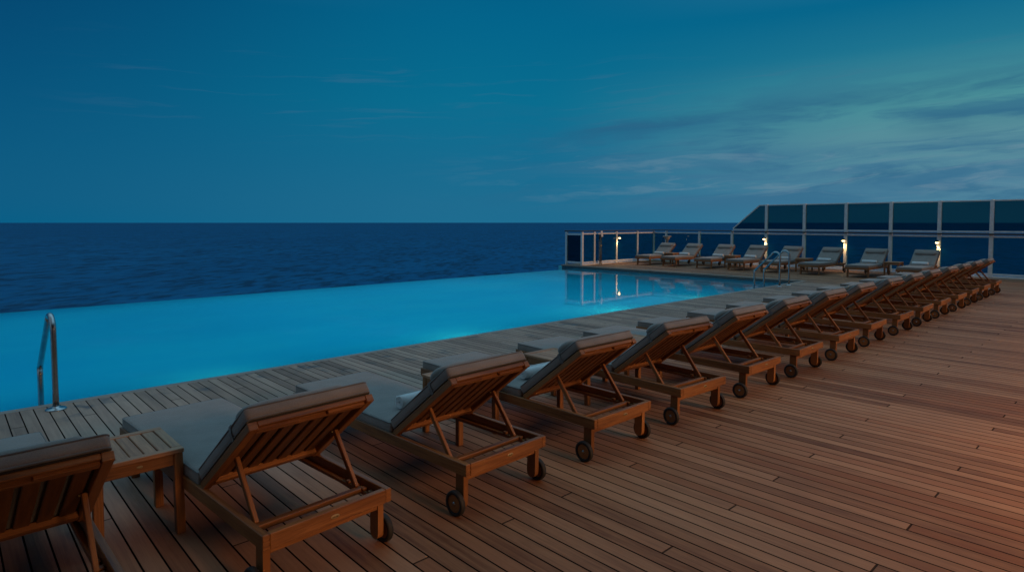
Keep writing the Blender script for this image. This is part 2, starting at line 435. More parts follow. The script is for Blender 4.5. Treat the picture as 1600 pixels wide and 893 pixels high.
# ------------------------------------------------------------------ world: dusk sky
def world():
    w = bpy.data.worlds.new('World'); SC.world = w; w.use_nodes = True
    nt = w.node_tree; nt.nodes.clear(); t = NT(nt)
    d = t.n('ShaderNodeTexCoord').outputs['Generated']
    s = t.n('ShaderNodeSeparateXYZ', i={0: d}); x, y, z = s.outputs
    el = t.math('MULTIPLY', t.math('ARCSINE', z), 180/pi)                   # degrees
    az = t.math('MULTIPLY', t.math('ARCTAN2', y, x), 180/pi)                # 7 right .. 87 left in view
    e = t.math('DIVIDE', el, 90., clamp=True)
    def lin(r, g, b): return tuple(((c/255+.055)/1.055)**2.4 if c > 10 else c/255/12.92 for c in (r, g, b))
    top = [(.46, (.16, .40, .56)), (.62, (.32, .62, .83)), (1, (.41, .70, .92))]
    left = t.ramp(e, [(0, lin(0, 92, 132)), (.06, lin(0, 86, 126)), (.13, lin(0, 74, 116)), (.2, lin(0, 62, 104))] + top)
    mid = t.ramp(e, [(0, lin(28, 108, 144)), (.06, lin(18, 106, 142)), (.12, lin(4, 108, 142)), (.2, lin(0, 99, 137)), (.28, lin(0, 86, 126))] + top)
    right = t.ramp(e, [(0, lin(64, 120, 149)), (.035, lin(80, 130, 153)), (.072, lin(90, 142, 153)), (.105, lin(76, 147, 153)), (.15, lin(30, 116, 143)), (.19, lin(3, 100, 137))] + top)
    c = t.mix(t.smooth(az, 48, 96), mid, left)
    c = t.mix(t.smooth(az, 46, 8), c, right)
    # cloud streaks, laid out in bearing and height
    u = t.math('DIVIDE', az, 10.); v = t.math('DIVIDE', el, 1.)
    v2 = t.math('ADD', v, t.math('MULTIPLY', u, .55))
    cv = t.n('ShaderNodeCombineXYZ', i={0: u, 1: v2}).outputs[0]
    wv = t.noise(t.mapv(cv, (.5, .35, 1)), 1, 3, .6, '2D')
    cv2 = t.n('ShaderNodeCombineXYZ', i={0: t.math('ADD', u, wv), 1: t.math('ADD', v2, t.math('MULTIPLY', wv, 2.2))}).outputs[0]
    n1 = t.noise(t.mapv(cv2, (.55, .42, 1), (3.1, .7, 0)), 1, 7, .6, '2D', .3)
    n2 = t.noise(t.mapv(cv2, (1.1, 1.0, 1), (8.3, 5.2, 0)), 1, 6, .62, '2D', .2)
    side = t.smooth(az, 60, 20)
    low = t.math('MULTIPLY', t.smooth(el, 14, 7), t.smooth(el, 0, 2.5))
    k = t.math('MULTIPLY', t.math('MULTIPLY', t.smooth(n1, .44, .64), side), low)
    c = t.mix(t.math('MULTIPLY', k, .72), c, lin(40, 98, 134))
    n4 = t.noise(t.mapv(cv2, (.32, .75, 1), (6.1, 3.3, 0)), 1, 6, .6, '2D', .2)
    k4 = t.math('MULTIPLY', t.math('MULTIPLY', t.smooth(n4, .42, .60), t.smooth(az, 52, 30)), t.math('MULTIPLY', t.smooth(el, .5, 2.5), t.smooth(el, 7.5, 4.5)))
    c = t.mix(t.math('MULTIPLY', k4, .62), c, lin(58, 112, 144))
    k2 = t.math('MULTIPLY', t.math('MULTIPLY', t.smooth(n2, .50, .72), t.smooth(el, .8, 3)), t.smooth(el, 8, 5))
    c = t.mix(t.math('MULTIPLY', t.math('MULTIPLY', k2, side), .45), c, lin(112, 142, 160))
    n3 = t.noise(t.mapv(cv2, (.8, 1.6, 1), (1.3, 2.2, 0)), 1, 5, .55, '2D')
    k3 = t.math('MULTIPLY', t.math('MULTIPLY', t.smooth(n3, .56, .76), t.smooth(el, 6, 9)), t.smooth(el, 16, 12))
    c = t.mix(t.math('MULTIPLY', t.math('MULTIPLY', k3, t.smooth(az, 86, 74)), .18), c, lin(72, 108, 138))
    # two long dark streaks rising to the right
    r_ = t.math('SUBTRACT', 44., az)
    n5 = t.smooth(t.noise(t.mapv(cv2, (.9, .5, 1), (2.7, 9.1, 0)), 1, 5, .6, '2D'), .36, .62)
    for c0, sl, w0, ws, a0, a1, st in ((7.9, .058, .34, .026, 46, 38, .62), (6.3, .030, .55, .01, 17, 11, .6)):
        dA = t.math('DIVIDE', t.math('SUBTRACT', t.math('ADD', el, t.math('MULTIPLY', t.math('SUBTRACT', wv, .5), 3.)), t.math('ADD', t.math('MULTIPLY', r_, sl), c0)), t.math('ADD', t.math('MULTIPLY', r_, ws), w0))
        kA = t.math('MULTIPLY', t.math('EXPONENT', t.math('MULTIPLY', t.math('MULTIPLY', dA, dA), -1.)), t.smooth(az, a0, a1))
        c = t.mix(t.math('MULTIPLY', t.math('MULTIPLY', kA, t.math('ADD', t.math('MULTIPLY', n5, .65), .35)), st), c, lin(36, 92, 128))
    # the paler sky astern and over the camera
    gb = t.math('COSINE', t.math('MULTIPLY', t.math('ADD', az, -205.), pi/180))
    c = t.mix(t.math('MULTIPLY', t.smooth(gb, 0., .9), t.smooth(z, -.05, .02)), c, (.15, .24, .31))
    # darker, nearly night-grey sky behind the camera
    gd = t.math('COSINE', t.math('MULTIPLY', t.math('ADD', az, 95.), pi/180))
    c = t.mix(t.math('MULTIPLY', t.math('MULTIPLY', t.smooth(gd, .05, .8), t.smooth(el, 60, 25)), .85), c, (.03, .045, .06))
    # afterglow behind the camera, over the ship's other side
    ga = t.math('COSINE', t.math('MULTIPLY', t.math('ADD', az, 65.), pi/180))
    gl = t.math('MULTIPLY', t.smooth(ga, .4, 1.), t.smooth(el, 34, 2))
    c = t.mix(t.math('MULTIPLY', gl, .5), c, (.34, .19, .11))
    b1 = t.n('ShaderNodeBackground', i={'Color': c, 'Strength': 1.}).outputs[0]
    sky = t.n('ShaderNodeTexSky', sky_type='NISHITA', sun_disc=False, sun_elevation=R(1.0), sun_rotation=R(155), air_density=1., dust_density=.5, ozone_density=3.)
    b2 = t.n('ShaderNodeBackground', i={'Color': sky.outputs[0], 'Strength': .006}).outputs[0]
    o = nt.nodes.new('ShaderNodeOutputWorld')
    t.link(t.n('ShaderNodeAddShader', i={0: b1, 1: b2}).outputs[0], o.inputs[0])
world()

sun = bpy.data.lights.new('sun', 'SUN'); so = bpy.data.objects.new('sun', sun); link(so)
sun.energy = .95; sun.angle = R(9); sun.color = (1., .50, .23)
so.rotation_euler = (-Vector((.14, -1, .33))).to_track_quat('-Z', 'Y').to_euler()
so.location = (5, -12, 9)

# ------------------------------------------------------------------ setting
def yedge(x): return 6.70 + .0090*x
PX0, PX1, PYF, WZ = -9., 17.365, 14.94, -.11
XW = 22.2
def sheet(name, rects, z, matl, thick=.05):
    m = MB()
    for poly in rects: m.prism(poly, z-thick, z)
    return tag(m.build(name, matl), kind='structure')
CW = .095
sheet('deck', [[(PX0, -9), (XW+.35, -9), (XW+.35, yedge(XW)-CW), (PX1+.10, yedge(PX1)-CW), (PX0, yedge(PX0)-CW)],
               [(PX1, yedge(PX1)-CW+.0), (XW+.35, yedge(XW)-CW), (XW+.35, 15.15), (PX1, 15.15)]][:1] , 0, M['deck'])
sheet('far_deck', [[(PX1+.10, yedge(PX1)-CW), (XW+.35, yedge(XW)-CW), (XW+.35, 15.18), (PX1+.10, 15.18)],
                   [(PX1+.10, 15.18), (PX1+1.0, 15.18), (PX1+1.0, 15.85), (PX1+.10, 15.85)]], 0, M['deck'])
m = MB()
xs_ = [PX0 + (PX1+.0975-PX0)*k/9 for k in range(10)]
for a, b in zip(xs_, xs_[1:]):
    a += .0015; b -= .0015
    A, B = yedge(a), yedge(b)
    m.bar((a, A-CW/2+.001, -.021), (b, B-CW/2+.001, -.021), CW-.003, .048, bev=.005)
m.bar((PX1+.05, yedge(PX1)+.002, -.021), (PX1+.05, 15.85, -.021), .097, .048, bev=.005)
M['coping'] = teak('coping_teak', (.21, .15, .115), (.40, .31, .25), .5)
tag(m.build('pool_coping', M['coping']), kind='structure')
# basin
m = MB()
zb = -.95
m.box(((PX0+PX1)/2, (6.5+PYF)/2, zb-.1), (PX1-PX0+.6, PYF-6.5+.6, .2), bev=0)
m.prism([(PX0, yedge(PX0)-.3), (PX1+.03, yedge(PX1)-.3), (PX1+.03, yedge(PX1)-.02), (PX0, yedge(PX0)-.02)], zb+.001, -.052)
m.box((PX1+.18, (6.6+15.85)/2+.1, (zb-.052)/2), (.29, 15.85-6.5, -.052-zb), bev=0)
m.box((PX0-.1, (6.5+PYF)/2, (zb-.05)/2), (.2, PYF-6.5, -.05-zb), bev=0)
m.box(((PX0+PX1)/2, PYF+.06, (zb+WZ-.006)/2), (PX1-PX0+.06, .12, WZ-.006-zb), bev=0)
tag(m.build('pool_basin', M['tile']), kind='structure')
m = MB()
m.box((PX1+.024, (yedge(PX1)+15.8)/2, -.12), (.018, 15.8-yedge(PX1), .14), bev=0)
m.box((PX1-.02, (yedge(PX1)+14.9)/2, WZ+.016), (.06, 14.9-yedge(PX1), .03), bev=.004)
tag(m.build('pool_waterline_band', M['tile_dark']), kind='structure')
m = MB()
N = 2
m.bm.faces.new([m.bm.verts.new(p) for p in ((PX0, yedge(PX0)-.02, WZ), (PX1+.02, yedge(PX1)-.02, WZ), (PX1+.02, PYF+.10, WZ), (PX0, PYF+.10, WZ))])
tag(m.build('pool_water', M['pool_water']), kind='structure')
# hull under the decks
m = MB()
m.box(((PX0+XW)/2, 2.6, -9.2), (XW-PX0+.6, 25.0, 15.2), bev=0)
tag(m.build('ship_hull', M['white']), kind='structure')
# sea
m = MB()
S = 60000
m.bm.faces.new([m.bm.verts.new(p) for p in ((-S, -S, 0), (S, -S, 0), (S, S, 0), (-S, S, 0))])
sea = m.build('sea', M['sea']); sea.location = (0, 0, -17); tag(sea, kind='structure')

# pool lamps under the near edge and the far end (underwater lighting of the pool)
def arealight(name, loc, d, sx, sy, power, col):
    L = bpy.data.lights.new(name, 'AREA'); L.shape = 'RECTANGLE'; L.size = sx; L.size_y = sy
    L.energy = power; L.color = col
    o = bpy.data.objects.new(name, L); o.location = loc
    o.rotation_euler = Vector(d).to_track_quat('-Z', 'Y').to_euler(); link(o); return o
for xx, p in ((-6.9, 19), (-2.7, 20), (1.5, 24), (5.7, 31), (9.9, 34), (13.2, 16)):     # floor panels
    arealight('pool_light', (xx, 10.9, zb+.03), (0, .0001, 1), 4.15 if xx < 13 else 2.4, 7.4, p, (.08, .59, .94))
for xx, p in ((-2.0, 1.5), (2.2, 1.6), (5.7, 2.8), (9.6, 4.8), (12.6, 3.)):               # lamps in the near wall
    L = bpy.data.lights.new('pool_light', 'POINT'); L.energy = p; L.color = (.62, 1., .74); L.shadow_soft_size = .08
    o = bpy.data.objects.new('pool_light', L); o.location = (xx, yedge(xx)+.40, -.66); link(o)

# ------------------------------------------------------------------ sun lounger
W2 = .323
def Rx(a): return Matrix.Rotation(a, 3, 'X')
def make_lounger():
    root = empty('sun_lounger')
    tk = M['teak']
    # frame: two side rails, end rails, inner ledgers, notched racks
    m = MB()
    for s in (-1, 1):
        m.box((s*(W2-.0155), 1.0, .267), (.031, 2.0, .068))
        m.box((s*(W2-.045), .95, .243), (.027, 1.7, .02))
        for k in range(4): m.box((s*(W2-.046), .105+.065*k, .260), (.026, .030, .014))
    m.box((0, .0135, .2672), (2*W2-.064, .031, .0676))
    m.box((0, 1.985, .2672), (2*W2-.064, .028, .0676))
    for s in (-1, 1):
        for k in range(3):                                   # finger joint shows as end grain
            m.box((s*(W2-.0155), -.0004, .2445+.0225*k), (.030, .0022, .0105), bev=0)
    m.build('frame', tk, root)
    m = MB()
    for k in range(14): m.box((0, .76+k*.088, .282), (2*W2-.07, .06, .018))
    m.build('seat_slats', tk, root)
    # legs
    def rear_leg(s):
        m = MB(); x0, x1 = s*(W2-.050), s*(W2-.018)
        prof = [(.040, .2325), (.105, .2325), (.110, .075)]
        for k in range(1, 8):
            a = -pi*k/8*1.0
            prof.append((.076+.034*cos(a), .07+.036*sin(a)))
        prof.append((.042, .075))
        m.prism(prof, x0, x1, lambda a, b, c: Vector((c, a, b)))
        m.build('leg', tk, root)
    def foot_leg(s):
        m = MB()
        m.bar((s*(W2-.052), 1.875, .2325), (s*(W2-.048), 1.885, .001), .044, .052, up=(0, 1, 0))
        m.build('leg', tk, root)
    for s in (-1, 1): rear_leg(s)
    for s in (-1, 1): foot_leg(s)
    m = MB()
    m.box((0, .056, .2115), (2*(W2-.0505), .024, .040))
    m.build('apron', tk, root)
    m = MB()
    m.box((0, 1.88, .105), (2*(W2-.072), .022, .042))
    m.build('stretcher', tk, root)
    # wheels
    for s in (-1, 1):
        m = MB(); c = (s*(W2+.008), .0800, .0705)
        m.lathe([(0, -.011), (.047, -.011), (.050, -.008), (.050, .008), (.047, .011), (0, .011)], c, 'x', 28, False)
        w = m.build('wheel', tk, root)
        m = MB()
        pr = [(.050, -.013), (.054, -.0155), (.065, -.0155), (.069, -.011), (.0705, 0), (.069, .011), (.065, .0155), (.054, .0155), (.050, .013), (.050, -.013)]
        m.lathe(pr, c, 'x', 32)
        m.build('tyre', M['tyre'], w)
        m = MB(); m.lathe([(0, s*.016), (.008, s*.016), (.011, s*.012), (.011, 0)], c, 'x', 14)
        m.build('axle_cap', M['steel'], w)
    # badge with worn lettering
    m = MB()
    m.lathe([(0, -.0035), (.0215, -.0035), (.023, -.0015), (.023, .004)], (0, 0, 0), 'y', 28)
    for v in m.bm.verts: v.co.z *= .42; v.co += Vector((0.012, -.0025, .268))
    b = m.build('badge', M['brass'], root)
    m = MB(); rr = random.Random(3)
    for k in range(7):
        x = -.0135+.0043*k+.012
        m.box((x, -.0063, .268), (.0013, .001, .0075), Matrix.Rotation(rr.uniform(-.5, .5), 3, 'Y'), bev=0)
        m.box((x+.002, -.0063, .268+rr.choice((-.0024, 0, .0026))), (.0026, .001, .0012), bev=0)
    m.build('badge_lettering', M['engraving'], b)
    # backrest, built flat along +Y then swung up about the hinge
    hy, hz, ang, L = .690, .322, R(142.3), .690   # direction from hinge toward the head
    Q = Rx(ang)
    def P(x, a, n): return Vector((x, hy, hz)) + Q @ Vector((x*0, a, 0)) + (Q @ Vector((0, 0, -1)))*n
    def bx(m, x, a, n, sx, sa, sn, bev=.003):
        m.box(P(x, a, n), (sx, sa, sn), Q, bev)
    WB = W2-.008
    m = MB()
    for s in (-1, 1): bx(m, s*(WB-.021), L/2, -.020, .042, L, .038)
    # head rail with a hand slot
    bx(m, 0, L-.012, -.0135, 2*WB-.086, .022, .025)
    hw = (2*WB-.086)
    for s in (-1, 1): bx(m, s*(hw/4+.035), L-.033, -.02, hw/2-.07, .020, .036)
    bx(m, 0, L-.053, -.02, hw, .020, .036)
    bx(m, 0, .045, -.0215, hw, .045, .030)
    br = m.build('backrest', tk, root)
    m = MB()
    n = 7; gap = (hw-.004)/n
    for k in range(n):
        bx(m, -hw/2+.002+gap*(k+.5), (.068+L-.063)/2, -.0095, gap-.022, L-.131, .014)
    m.build('back_slats', M['teak_shaded'], br)
    # prop that holds the backrest up
    m = MB()
    for s in (-1, 1):
        m.bar(P(s*(WB-.058), .345, -.030), (s*(WB-.058), .205, .262), .020, .030, up=(0, .6, .8))
    m.box((0, .187, .252), (2*(W2-.038), .034, .026))
    m.build('back_prop', tk, root)
    for s in (-1, 1):
        m = MB(); m.tube([P(s*(WB-.044), .335, -.03), P(s*(WB-.075), .335, -.03)], .005, 10)
        m.build('pivot_bolt', M['brass'], root)
    # cushions
    m = MB(); CL = 1.28; CY = .715
    m.soft((0, CY+CL/2, .3275), (.624, CL, .070), .020, None, .013, .007, (14, 24), 1.3)
    sc = m.build('seat_cushion', M['fabric'], root)
    def outline(hx, hy_, r, f):
        pts = []
        for cx, cy, a0 in ((hx-r, hy_-r, 0), (-hx+r, hy_-r, 90), (-hx+r, -hy_+r, 180), (hx-r, -hy_+r, 270)):
            for k in range(5):
                a = R(a0+22.5*k); pts.append(f(cx+r*cos(a), cy+r*sin(a)))
        # subdivide
        out = []
        for a, b in zip(pts, pts[1:]+pts[:1]):
            d = (b-a).length; q = max(1, int(d/.06))
            for k in range(q): out.append(a.lerp(b, k/q))
        return out
    m = MB()
    for z in (.3565, .2985): m.loop(outline(.3085, CL/2-.004, .02, lambda x, y: Vector((x, y+CY+CL/2, z))), .005)
    m.build('piping', M['piping'], sc)
    m = MB(); BL = .705; TN = .068
    # local frame of the back: x, along, outwards (cushion side)
    QB = Matrix((Vector((1, 0, 0)), Q @ Vector((0, 1, 0)), (Q @ Vector((0, 0, -1))))).transposed()
    if QB.determinant() < 0: QB = Matrix((Vector((-1, 0, 0)), Q @ Vector((0, 1, 0)), Q @ Vector((0, 0, -1)))).transposed()
    cc = P(0, BL/2-.005, TN/2+.003)
    m.soft(cc, (.624, BL, TN), .022, QB, .012, .007, (14, 14), 5.7)
    bc = m.build('back_cushion', M['fabric'], root)
    bc.data.materials.append(M['gap_shade'])                   # underside coloured near black so the slat gaps look shaded
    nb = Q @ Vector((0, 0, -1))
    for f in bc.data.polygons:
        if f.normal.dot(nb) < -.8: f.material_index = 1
    m = MB()
    for nn in (.010, TN-.006): m.loop(outline(.3085, BL/2-.004, .022, lambda x, a: P(x, a+BL/2-.005, nn)), .005)
    m.build('piping', M['piping'], bc)
    m = MB()                                                    # strap of the pillow round the cushion
    for k in (.50,):
        pts = [P(-.3155, k, -.002), P(-.3165, k, .035), P(-.310, k, .071), P(-.15, k, .083), P(0, k, .087), P(.15, k, .083), P(.310, k, .071), P(.3165, k, .035), P(.3155, k, -.002)]
        for a, b in zip(pts, pts[1:]): m.bar(a, b, .024, .003, up=Q @ Vector((0, 1, 0)) if False else (b-a).cross(Q @ Vector((0, 1, 0))), bev=0)
    m.build('strap', M['piping'], bc)
    m = MB()
    m.soft(P(0, .515, TN+.030), (.55, .17, .068), (.045, .08, .034), QB, .008, .004, (10, 5), 9.1, .12)
    m.build('pillow', M['fabric'], root)
    return root

def make_towel():
    m = MB(); L = .40; r0, r1, T = .012, .052, 3.2
    th_ = .0082; n = 90; outer, inner = [], []
    for k in range(n+1):
        f = k/n; a = f*T*2*pi; r = r0 + (r1-r0)*f
        outer.append((r*cos(a), r*sin(a))); inner.append(((r-th_)*cos(a), (r-th_)*sin(a)))
    nx = 9
    rows = []
    for j in range(nx+1):
        x = -L/2 + L*j/nx
        k = 1 - .05*abs(2*j/nx-1)**6
        wv = lambda a, b: 1+.03*noise.noise(Vector((a*30, b*30, x*9)))
        rows.append(([m.bm.verts.new((x + (.004*noise.noise(Vector((i*.3, 0, 0))) if j in (0, nx) else 0), a*k*wv(a, b), b*k*wv(a, b)*.96)) for i, (a, b) in enumerate(outer)],
                     [m.bm.verts.new((x, a*k*wv(a, b), b*k*wv(a, b)*.96)) for a, b in inner]))
    for (o1, i1), (o2, i2) in zip(rows, rows[1:]):
        for k in range(n):
            for A, B in ((o1, o2), (i1, i2)):
                f = m.bm.faces.new((A[k], A[k+1], B[k+1], B[k])); f.smooth = True
        for A, B, C_, D in ((o1[0], o2[0], i2[0], i1[0]), (o1[n], o2[n], i2[n], i1[n])): m.bm.faces.new((A, B, C_, D))
    for o1, i1 in (rows[0], rows[-1]):
        for k in range(n): m.bm.faces.new((o1[k], o1[k+1], i1[k+1], i1[k]))
    return m.build('rolled_towel', M['towel'])

def make_table():
    root = empty('side_table'); w, d, h = .40, .45, .445; tk = M['teak_table']
    m = MB()
    for s in (-1, 1): m.box((0, s*(d/2-.0225), h-.011), (w, .045, .022))
    for s in (-1, 1): m.box((s*(w/2-.0225), 0, h-.0112), (.045, d-.092, .0216))
    n = 5; g = (w-.092)/n
    for k in range(n): m.box((-w/2+.046+g*(k+.5), 0, h-.0125), (g-.006, d-.092, .018))
    m.build('table_top', tk, root)
    m = MB()
    for s in (-1, 1):
        m.box((0, s*(d/2-.020), h-.053), (w-.092, .020, .060))
        m.box((s*(w/2-.020), 0, h-.053), (.020, d-.092, .060))
    m.build('apron', M['teak'], root)
    for sx in (-1, 1):
        for sy in (-1, 1):
            m = MB(); m.bar((sx*(w/2-.026), sy*(d/2-.026), h-.0225), (sx*(w/2-.022), sy*(d/2-.022), .001), .042, .042, up=(0, 1, 0))
            m.build('leg', M['teak'], root)
    m = MB(); m.lathe([(0, -.003), (.013, -.003), (.015, 0)], (0, 0, 0), 'y', 18)
    for v in m.bm.verts: v.co.z *= .5; v.co += Vector((0, -d/2+.0095, h-.05))
    m.build('badge', M['brass'], root)
    return root

NEAR_X = [-.176, .94, 2.027, 3.123, 4.2, 5.316, 6.403, 7.538, 8.688, 9.87, 11.02, 12.14, 13.301, 14.486, 15.649, 16.95]
NEAR_R = [1.5, 4.0, 2.5, 0., -3.2, -.5, .8, -.6, .5, -.4, 1.0, 0, -.7, .5, -.3, .4]
ordn = 'first second third fourth fifth sixth seventh eighth ninth tenth eleventh twelfth thirteenth fourteenth fifteenth sixteenth'.split()
near_label = [
 'teak sun lounger cut off by the left edge, left of the foreground side table',
 'large teak sun lounger in the foreground, just right of the nearest side table',
 'teak lounger third from the left in the long row, towel spiral in view',
 'teak sun lounger fourth from the left, with a side table on each side of it',
 'teak sun lounger fifth from the left in the long row beside the pool',
 'teak sun lounger sixth from the left in the long row, right of a side table',
 'teak sun lounger seventh from the left in the long row',
 'teak sun lounger eighth from the left in the long row',
 'teak sun lounger ninth from the left, between two side tables',
 'teak sun lounger tenth from the left in the long row',
 'teak sun lounger sixth from the far right end of the long row',
 'teak sun lounger fifth from the far right end of the long row',
 'teak sun lounger fourth from the far right end of the long row',
 'teak sun lounger third from the far right end of the long row',
 'teak sun lounger last but one at the far right end of the long row',
 'teak sun lounger at the very far right end of the long row',
]
L0 = make_lounger(); T0 = make_towel(); TB0 = make_table()
bpy.context.view_layer.update()
first = True
def lounger(x, y, rz, label, group):
    global first
    o = L0 if first else copy_tree(L0); first = False
    o.location = (x, y, 0); o.rotation_euler = (0, 0, rz); tag(o, label, 'sun lounger', group); return o
ft = True
def towel(l, dx, dy, rz, label, group, roll=0):
    global ft
    o = T0 if ft else T0.copy()
    if not ft: link(o)
    ft = False
    a = l.rotation_euler.z; c, s = cos(a), sin(a)
    o.location = (l.location.x + c*dx - s*dy, l.location.y + s*dx + c*dy, .372+.050)
    o.rotation_euler = (roll, 0, a+rz); tag(o, label, 'towel', group); return o
fb = True
def table(x, y, rz, label, group):
    global fb
    o = TB0 if fb else copy_tree(TB0); fb = False
    o.location = (x, y, 0); o.rotation_euler = (0, 0, rz); tag(o, label, 'side table', group); return o

GN, GF = 'sun loungers in the long row facing the pool', 'sun loungers by the windscreen at the far end of the pool'
rr = random.Random(11)
near = []
for i, (x, r) in enumerate(zip(NEAR_X, NEAR_R)):
    near.append(lounger(x+W2, 2.545+(0 if i < 6 else rr.uniform(-.02, .02)), R(r), near_label[i], GN))
who = ['cut-off lounger at the left edge', 'large foreground lounger', 'third lounger from the left'] + \
      [ordn[k]+' lounger from the left' for k in range(3, 10)] + \
      ['lounger sixth from the far end', 'lounger fifth from the far end', 'lounger fourth from the far end', 'lounger third from the far end', 'last but one lounger of the long row', 'last lounger of the long row']
for i, l in enumerate(near):
    towel(l, rr.uniform(-.03, .03)+.06, .865+rr.uniform(0, .02), rr.uniform(-.05, .05), 'white rolled towel on the %s' % who[i], 'rolled towels on the long row', rr.uniform(-.6, .6))
tl = {0: 'slatted teak side table in the left foreground, between the two nearest loungers',
      2: 'teak side table between the third and fourth loungers from the left',
      3: 'teak side table between the fourth and fifth loungers from the left',
      4: 'teak side table between the fifth and sixth loungers from the left',
      7: 'teak side table between the eighth and ninth loungers from the left',
      8: 'teak side table between the ninth and tenth loungers from the left',
      10: 'teak side table between fifth and sixth loungers from the far end of the row',
      12: 'teak side table between third and fourth loungers from the far end of the row'}
for i, lb in tl.items():
    table(NEAR_X[i+1]-.254, 3.645, R(NEAR_R[i]*.4), lb, 'side tables between the loungers of the long row')

FAR_Y = [13.64, 12.46, 11.17, 9.97, 8.73, 7.46, 6.19, 4.87]
far_label = ['left end', 'second from the left', 'third from the left', 'fourth from the left, behind the pool ladder',
             'fifth from the left, right behind the ladder rails', 'sixth from the left, in front of the lit lamp post', 'second from the right', 'right end']
far_label = [
 'far sun lounger at the left end of the row by the windscreen',
 'far sun lounger second from the left in the row by the windscreen',
 'far sun lounger third from the left in the row by the windscreen',
 'far sun lounger fourth from the left, just left of the far ladder',
 'far sun lounger fifth from the left, seen behind the curved ladder rails',
 'far sun lounger third from the right in the row by the windscreen',
 'far sun lounger second from the right in the row by the windscreen',
 'far sun lounger at the right end of the row by the windscreen']
fwho = ['left end lounger', 'second lounger from the left', 'third lounger from the left', 'fourth lounger from the left', 'fifth lounger from the left', 'third lounger from the right', 'second lounger from the right', 'right end lounger']
far = []
for i, y in enumerate(FAR_Y):
    l = lounger(21.5+rr.uniform(-.04, .04), y, R(90+rr.uniform(-2.5, 2.5)), far_label[i], GF)
    far.append(l)
    towel(l, rr.uniform(-.03, .03), .862, 0, 'pale rolled towel on the far row, %s' % fwho[i], 'rolled towels on the far row', rr.uniform(-.6, .6))
for k, lb in ((0, 'far side table between the two leftmost loungers by the windscreen'),
              (2, 'far side table left of the fourth lounger by the windscreen'),
              (4, 'far side table right of the lounger behind the ladder rails'),
              (6, 'far side table between the two rightmost loungers by the windscreen')):
    table(20.6, (FAR_Y[k]+FAR_Y[k+1])/2, R(90), lb, 'side tables at the far end of the pool')

# ------------------------------------------------------------------ pool ladders (hand rails)
def rail_pts(y0, y1, ztop, zb_, bend):
    """deck leg at y0, arch, slanting down to y1, then down into the water"""
    ctrl = [(y0, .0), (y0, ztop-.20)]
    r = .115
    for k in range(1, 9):
        a = pi - k*(pi*.80)/8
        ctrl.append((y0+r+r*cos(a), ztop-.135+.135*sin(a)))
    ctrl.append((y1-.05, bend+.06)); ctrl.append((y1-.012, bend)); ctrl.append((y1, bend-.07)); ctrl.append((y1, -.75))
    out = []
    for i in range(len(ctrl)-1):
        p0 = ctrl[max(i-1, 0)]; p1 = ctrl[i]; p2 = ctrl[i+1]; p3 = ctrl[min(i+2, len(ctrl)-1)]
        L = math.dist(p1, p2)
        if L > .2:
            for k in range(4): out.append((p1[0]+(p2[0]-p1[0])*k/4, p1[1]+(p2[1]-p1[1])*k/4))
        else:
            for k in range(3):
                t = k/3
                out.append(tuple(.5*(2*p1[q]+(p2[q]-p0[q])*t+(2*p0[q]-5*p1[q]+4*p2[q]-p3[q])*t*t+(3*p1[q]-p0[q]-3*p2[q]+p3[q])*t**3) for q in (0, 1)))
    out.append(ctrl[-1])
    return out
def handrail(parent, x, y, reach, zt, rz=0., label=None, cat=None, group=None, bend=.25):
    o = empty('pool_handrail', (x, y, 0), rz)
    m = MB(); m.tube([(0, a, z) for a, z in rail_pts(0, reach, zt, 0, bend)], .0235, 16)
    m.build('tube', M['steel'], o)
    m = MB(); m.lathe([(0, .0), (.078, .0), (.078, .006), (.07, .012), (.03, .014), (.028, .03), (.0238, .032), (.0238, .02)], (0, 0, 0), 'z', 32)
    m.build('flange', M['steel'], o)
    tag(o, label, cat, group)
handrail(None, .69, 6.475, .65, .80, R(3.6), 'polished steel pool handrail standing alone at the left side of the photo', 'pool handrail')
handrail(None, 15.31, 6.60, .65, .86, 0, 'left one of the two curved steel ladder rails at the far pool corner', 'pool handrail', 'ladder rails at the far pool corner', .36)
handrail(None, 15.86, 6.60, .65, .88, 0, 'right one of the two curved steel ladder rails at the far pool corner', 'pool handrail', 'ladder rails at the far pool corner', .36)

# ------------------------------------------------------------------ railing along the ship's side and round the corner
RT = 1.285
wr = empty('glass_railing', (XW, 14.95, 0))
def inw(p): return Vector(p) - Vector((XW, 14.95, 0))
YS = 14.95
xp = [17.55, 18.25, 19.62, 21.02, 22.2]
def post(root, x, y, h, w=.085, name='post'):
    m = MB(); m.box(inw((x, y, h/2)) if root is wr else Vector((x-XW, y-OY, h/2)), (w, w, h-.002), bev=.006)
    return m.build(name, M['white'], root)
OY = 0.
for x in xp: post(wr, x, YS, RT-.035)
post(wr, 17.55, 15.72, RT-.035)
yp = [14.32, 12.80]
for y in yp: post(wr, XW, y, RT-.035)
def pane(root, a, b, z0, z1, matl, name='glass_pane', th=.012):
    d = (b-a).normalized()*.0435
    m = MB(); m.bar((a+d)+Vector((0, 0, (z0+z1)/2)), (b-d)+Vector((0, 0, (z0+z1)/2)), th, z1-z0, bev=0)
    return m.build(name, matl, root)
def rails(root, a, b, zs, w=.05, name='rail_channel'):
    d = (b-a).normalized()*.043
    for z, h in zs:
        m = MB(); m.bar(a+d+Vector((0, 0, z)), b-d+Vector((0, 0, z)), w, h, bev=.004)
        m.build(name, M['white'], root)
segs = [((x, YS), (x2, YS)) for x, x2 in zip(xp, xp[1:])] + [((XW, YS), (XW, 14.32)), ((XW, 14.32), (XW, 12.80)), ((XW, 12.80), (XW, 11.42))]
